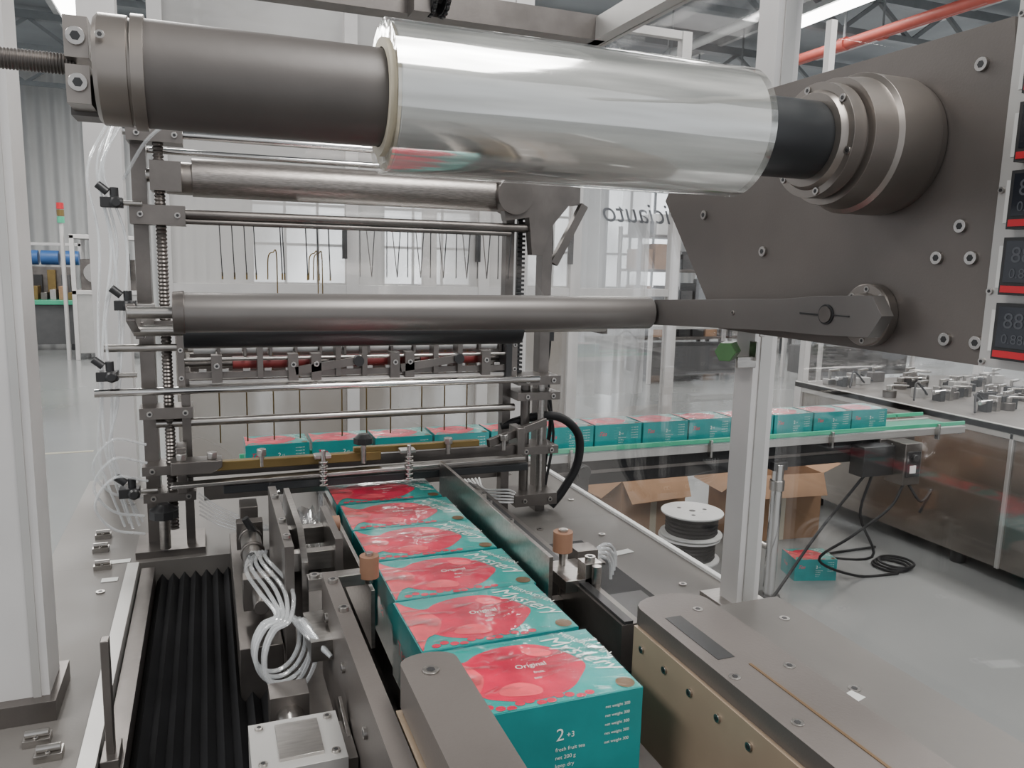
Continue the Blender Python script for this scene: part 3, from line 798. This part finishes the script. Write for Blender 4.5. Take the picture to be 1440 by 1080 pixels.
b.tube([(3.23,2.80,-1.04),(3.27,2.75,-1.12),(3.37,2.78,-1.08),(3.33,2.8,-1.2)],.007,'rubber')
b.tube([(3.0,2.86,-1.0),(2.7,2.82,-1.25),(2.2,2.6,-1.5),(1.9,2.5,-1.585),(1.5,2.4,-1.59)],.007,'rubber')
for k in range(3):
    b.tube([(3.45+.09*math.cos(a*.9+k)+.02*k,3.05+.09*math.sin(a*.9+k),-1.590+.008*k) for a in range(9)],.007,'rubber')
b.done()

# ---------------------------------------------------------------- things on the floor
def open_carton(name,x0,y0,w,d,h,rot):
    b=B(name,.001,0)
    t=.006
    b.box(0,w,0,t,0,h,'card'); b.box(0,w,d-t,d,0,h,'card'); b.box(0,t,t,d-t,0,h,'card'); b.box(w-t,w,t,d-t,0,h,'card'); b.box(t,w-t,t,d-t,0,t,'cardd')
    b.prism([(0,0),(w,0),(w-.02,.14),(.02,.14)],(0,0,h),X,Vector((0,-.55,-.83)),(0,-.004,.002),'card')
    b.prism([(0,0),(w,0),(w-.02,.16),(.02,.16)],(0,d,h),X,Vector((0,.45,.89)),(0,.004,0),'card')
    b.prism([(0,0),(d,0),(d-.02,.15),(.02,.15)],(0,0,h),Y,Vector((-.8,0,-.6)),(-.004,0,0),'card')
    b.prism([(0,0),(d,0),(d-.02,.15),(.02,.15)],(w,0,h),Y,Vector((.9,0,.3)),(.004,0,0),'card')
    b.box(w*.45,w*.55,-.001,0,0,h,'core')
    return b.done((x0,y0,0),(0,0,math.radians(rot)))
open_carton('open_cardboard_box',2.18,3.80,.46,.38,.38,5)
open_carton('open_cardboard_box',2.88,3.62,.54,.38,.40,-6)
b=B('wire_spool',.001)
sx,sy=2.46,3.52
for k,z in enumerate((-1.6,-1.462)):
    b.lathe((sx+.01*k,sy,z),Z,[(0,.17),(.008,.17),(.008,.145),(.010,.14)],'white',48)
    pr=[(.010+.0105*i,(.145 if i%2 else .138)) for i in range(11)]
    b.lathe((sx+.01*k,sy,z),Z,pr,'rubber',40)
    b.lathe((sx+.01*k,sy,z+.122),Z,[(0,.135),(0,.17),(.008,.17),(.008,.05),(.008,.0)],'white',48)
for a in range(3): b.cyl((sx+.01+.08*math.cos(a*2.1),sy+.08*math.sin(a*2.1),-1.332),(sx+.01+.08*math.cos(a*2.1),sy+.08*math.sin(a*2.1),-1.331),.012,'black')
b.cyl((sx+.01,sy,-1.332),(sx+.01,sy,-1.331),.018,'black')
b.done()

# ---------------------------------------------------------------- neighbouring machine
b = B('assembly_machine_table', .003)
b.box(3.80,5.6,1.6,4.3,-.80,-.765,'deck'); b.box(3.82,5.6,1.62,4.28,-1.52,-.80,'steelp')
b.box(3.80,3.82,1.60,4.30,-.80,-.762,'alu')
b.box(3.805,3.82,1.62,4.28,-.83,-.80,'alu'); b.box(3.80,3.83,4.24,4.30,-1.6,-.80,'aluw'); b.box(3.805,3.83,2.70,2.72,-1.52,-.80,'alu')
for y in (1.8,3.0,4.1):
    for x in (3.9,5.4): b.cyl((x,y,-1.6),(x,y,-1.52),.04,'black')
for i in range(64):
    x=3.86+1.6*random.random(); y=2.3+1.85*random.random(); k=random.random()
    if k<.4:
        b.box(x,x+.12,y,y+.05,-.765,-.735+.05*random.random(),random.choice(['steel','steel_d','alu','black']))
        b.cyl((x+.03,y+.02,-.765),(x+.03,y+.02,-.66),.010,'steel'); b.bar((x+.03,y+.02,-.67),(x+.14,y+.06,-.67),.02,.014,'steel')
    elif k<.7:
        b.cyl((x,y,-.765),(x,y,-.72),.04,'steel_d'); b.cyl((x,y,-.72),(x,y,-.69),.02,'steel'); b.bar((x,y,-.69),(x+.1,y-.05,-.69),.014,.012,'steel')
    else:
        b.cyl((x,y,-.71),(x+.18,y+.03,-.71),.014,'chrome'); b.box(x+.05,x+.09,y-.01,y+.05,-.765,-.70,'black'); b.box(x+.14,x+.17,y,y+.06,-.765,-.68,'steel')
for y in (2.1,2.6,3.0,3.4,3.9):
    b.tube([(3.9,y,-.75),(4.0,y+.08,-.66),(4.12,y+.1,-.74),(4.2,y+.25,-.70),(4.3,y+.2,-.75)],.006,'rubber')
# guard posts and glazing standing on the table
for y in (2.0,4.24): b.box(5.5,5.56,y,y+.05,-.765,1.6,'aluw')
b.box(3.81,3.86,4.24,4.29,-.765,1.6,'aluw')
b.box(3.86,5.5,4.265,4.27,-.765,1.5,'glass'); b.box(5.52,5.525,2.05,4.24,-.765,1.5,'glass')
b.done()

# ---------------------------------------------------------------- rear enclosure (hazy panels)
b = B('rear_enclosure', .003)
EY=4.6
xs=(-.2,.79,1.59,2.21,2.95)
for x in xs: b.box(x-.035,x+.035,EY-.03,EY+.03,-1.6,1.5,'aluw')
for z in (1.45,-.20,-1.5): b.box(-.2,2.95,EY-.025,EY+.025,z,z+.05,'aluw')
for x0,x1 in zip(xs[:-1],xs[1:]):
    last = x0 > 2
    b.box(x0+.035,x1-.035,EY-.003,EY+.003,-.15,1.45,'glass' if last else 'frost'); b.box(x0+.035,x1-.035,EY-.003,EY+.003,-1.45,-.20,'glass' if last else 'frostd')
b.text('Diciauto',.19,(3.06,EY-.012,.28),(-1,0,0),Z,'digit',.35)
for x in xs[1:4]: b.box(x-.06,x-.035,EY-.06,EY-.03,-.0,.2,'black')
b.done()
b = B('hanging_plastic_sheet')
vs=[];n=24
for i in range(n):
    t=i/(n-1); x=2.30+.58*t; y=4.80+.04*math.sin(t*19)+.02*math.sin(t*41)
    vs += [(x,y,.95),(x+.03*math.sin(t*7),y+.03,-.9)]
b.add(vs,[(2*i,2*i+2,2*i+3,2*i+1) for i in range(n-1)],clearmat('milky_plastic',(0.66,.665,.67),.60,.3,0,2))
b.box(2.25,2.93,4.78,4.84,.95,.975,'aluw')
b.bar((2.27,4.62,.96),(2.27,4.8,.96),.02,.02,'aluw'); b.bar((2.91,4.62,.96),(2.91,4.8,.96),.02,.02,'aluw')
b.done()

# ---------------------------------------------------------------- lights
w = bpy.data.worlds.new('World'); sc.world = w; w.use_nodes = True
bg = w.node_tree.nodes['Background']; bg.inputs[0].default_value = (.93,.96,1,1); bg.inputs[1].default_value = 1.0
def area(name,loc,sx,sy,p,rot=(0,0,0),col=(1,.98,.95)):
    l=bpy.data.lights.new(name,'AREA'); l.shape='RECTANGLE'; l.size=sx; l.size_y=sy; l.energy=p; l.color=col
    o=bpy.data.objects.new(name,l); sc.collection.objects.link(o); o.location=loc; o.rotation_euler=rot
for i,(x,y) in enumerate(((-3.2,0.2),(1.2,-.8),(-.5,6),(5,2),(5,9),(10,5),(10,12),(-2,12),(3,15))):
    area('ceiling_lamp',(x,y,4.55),.9,3.0,240)

# ---------------------------------------------------------------- camera
psi,th,ro=math.radians(21.4),math.radians(8.8),math.radians(1.4)
F=Vector((math.sin(psi)*math.cos(th),math.cos(psi)*math.cos(th),-math.sin(th)))
Rv=Vector((math.cos(psi),-math.sin(psi),0)); U=Rv.cross(F)
R2=Rv*math.cos(ro)+U*math.sin(ro); U2=U*math.cos(ro)-Rv*math.sin(ro)
cam=bpy.data.cameras.new('camera'); co=bpy.data.objects.new('camera',cam); sc.collection.objects.link(co)
cam.sensor_width=36; cam.sensor_fit='HORIZONTAL'; cam.lens=27.5; cam.clip_start=.02; cam.clip_end=200
mt=Matrix((R2,U2,-F)).transposed().to_4x4(); mt.translation=Vector((0,0,1.6)); co.matrix_world=mt
sc.camera=co
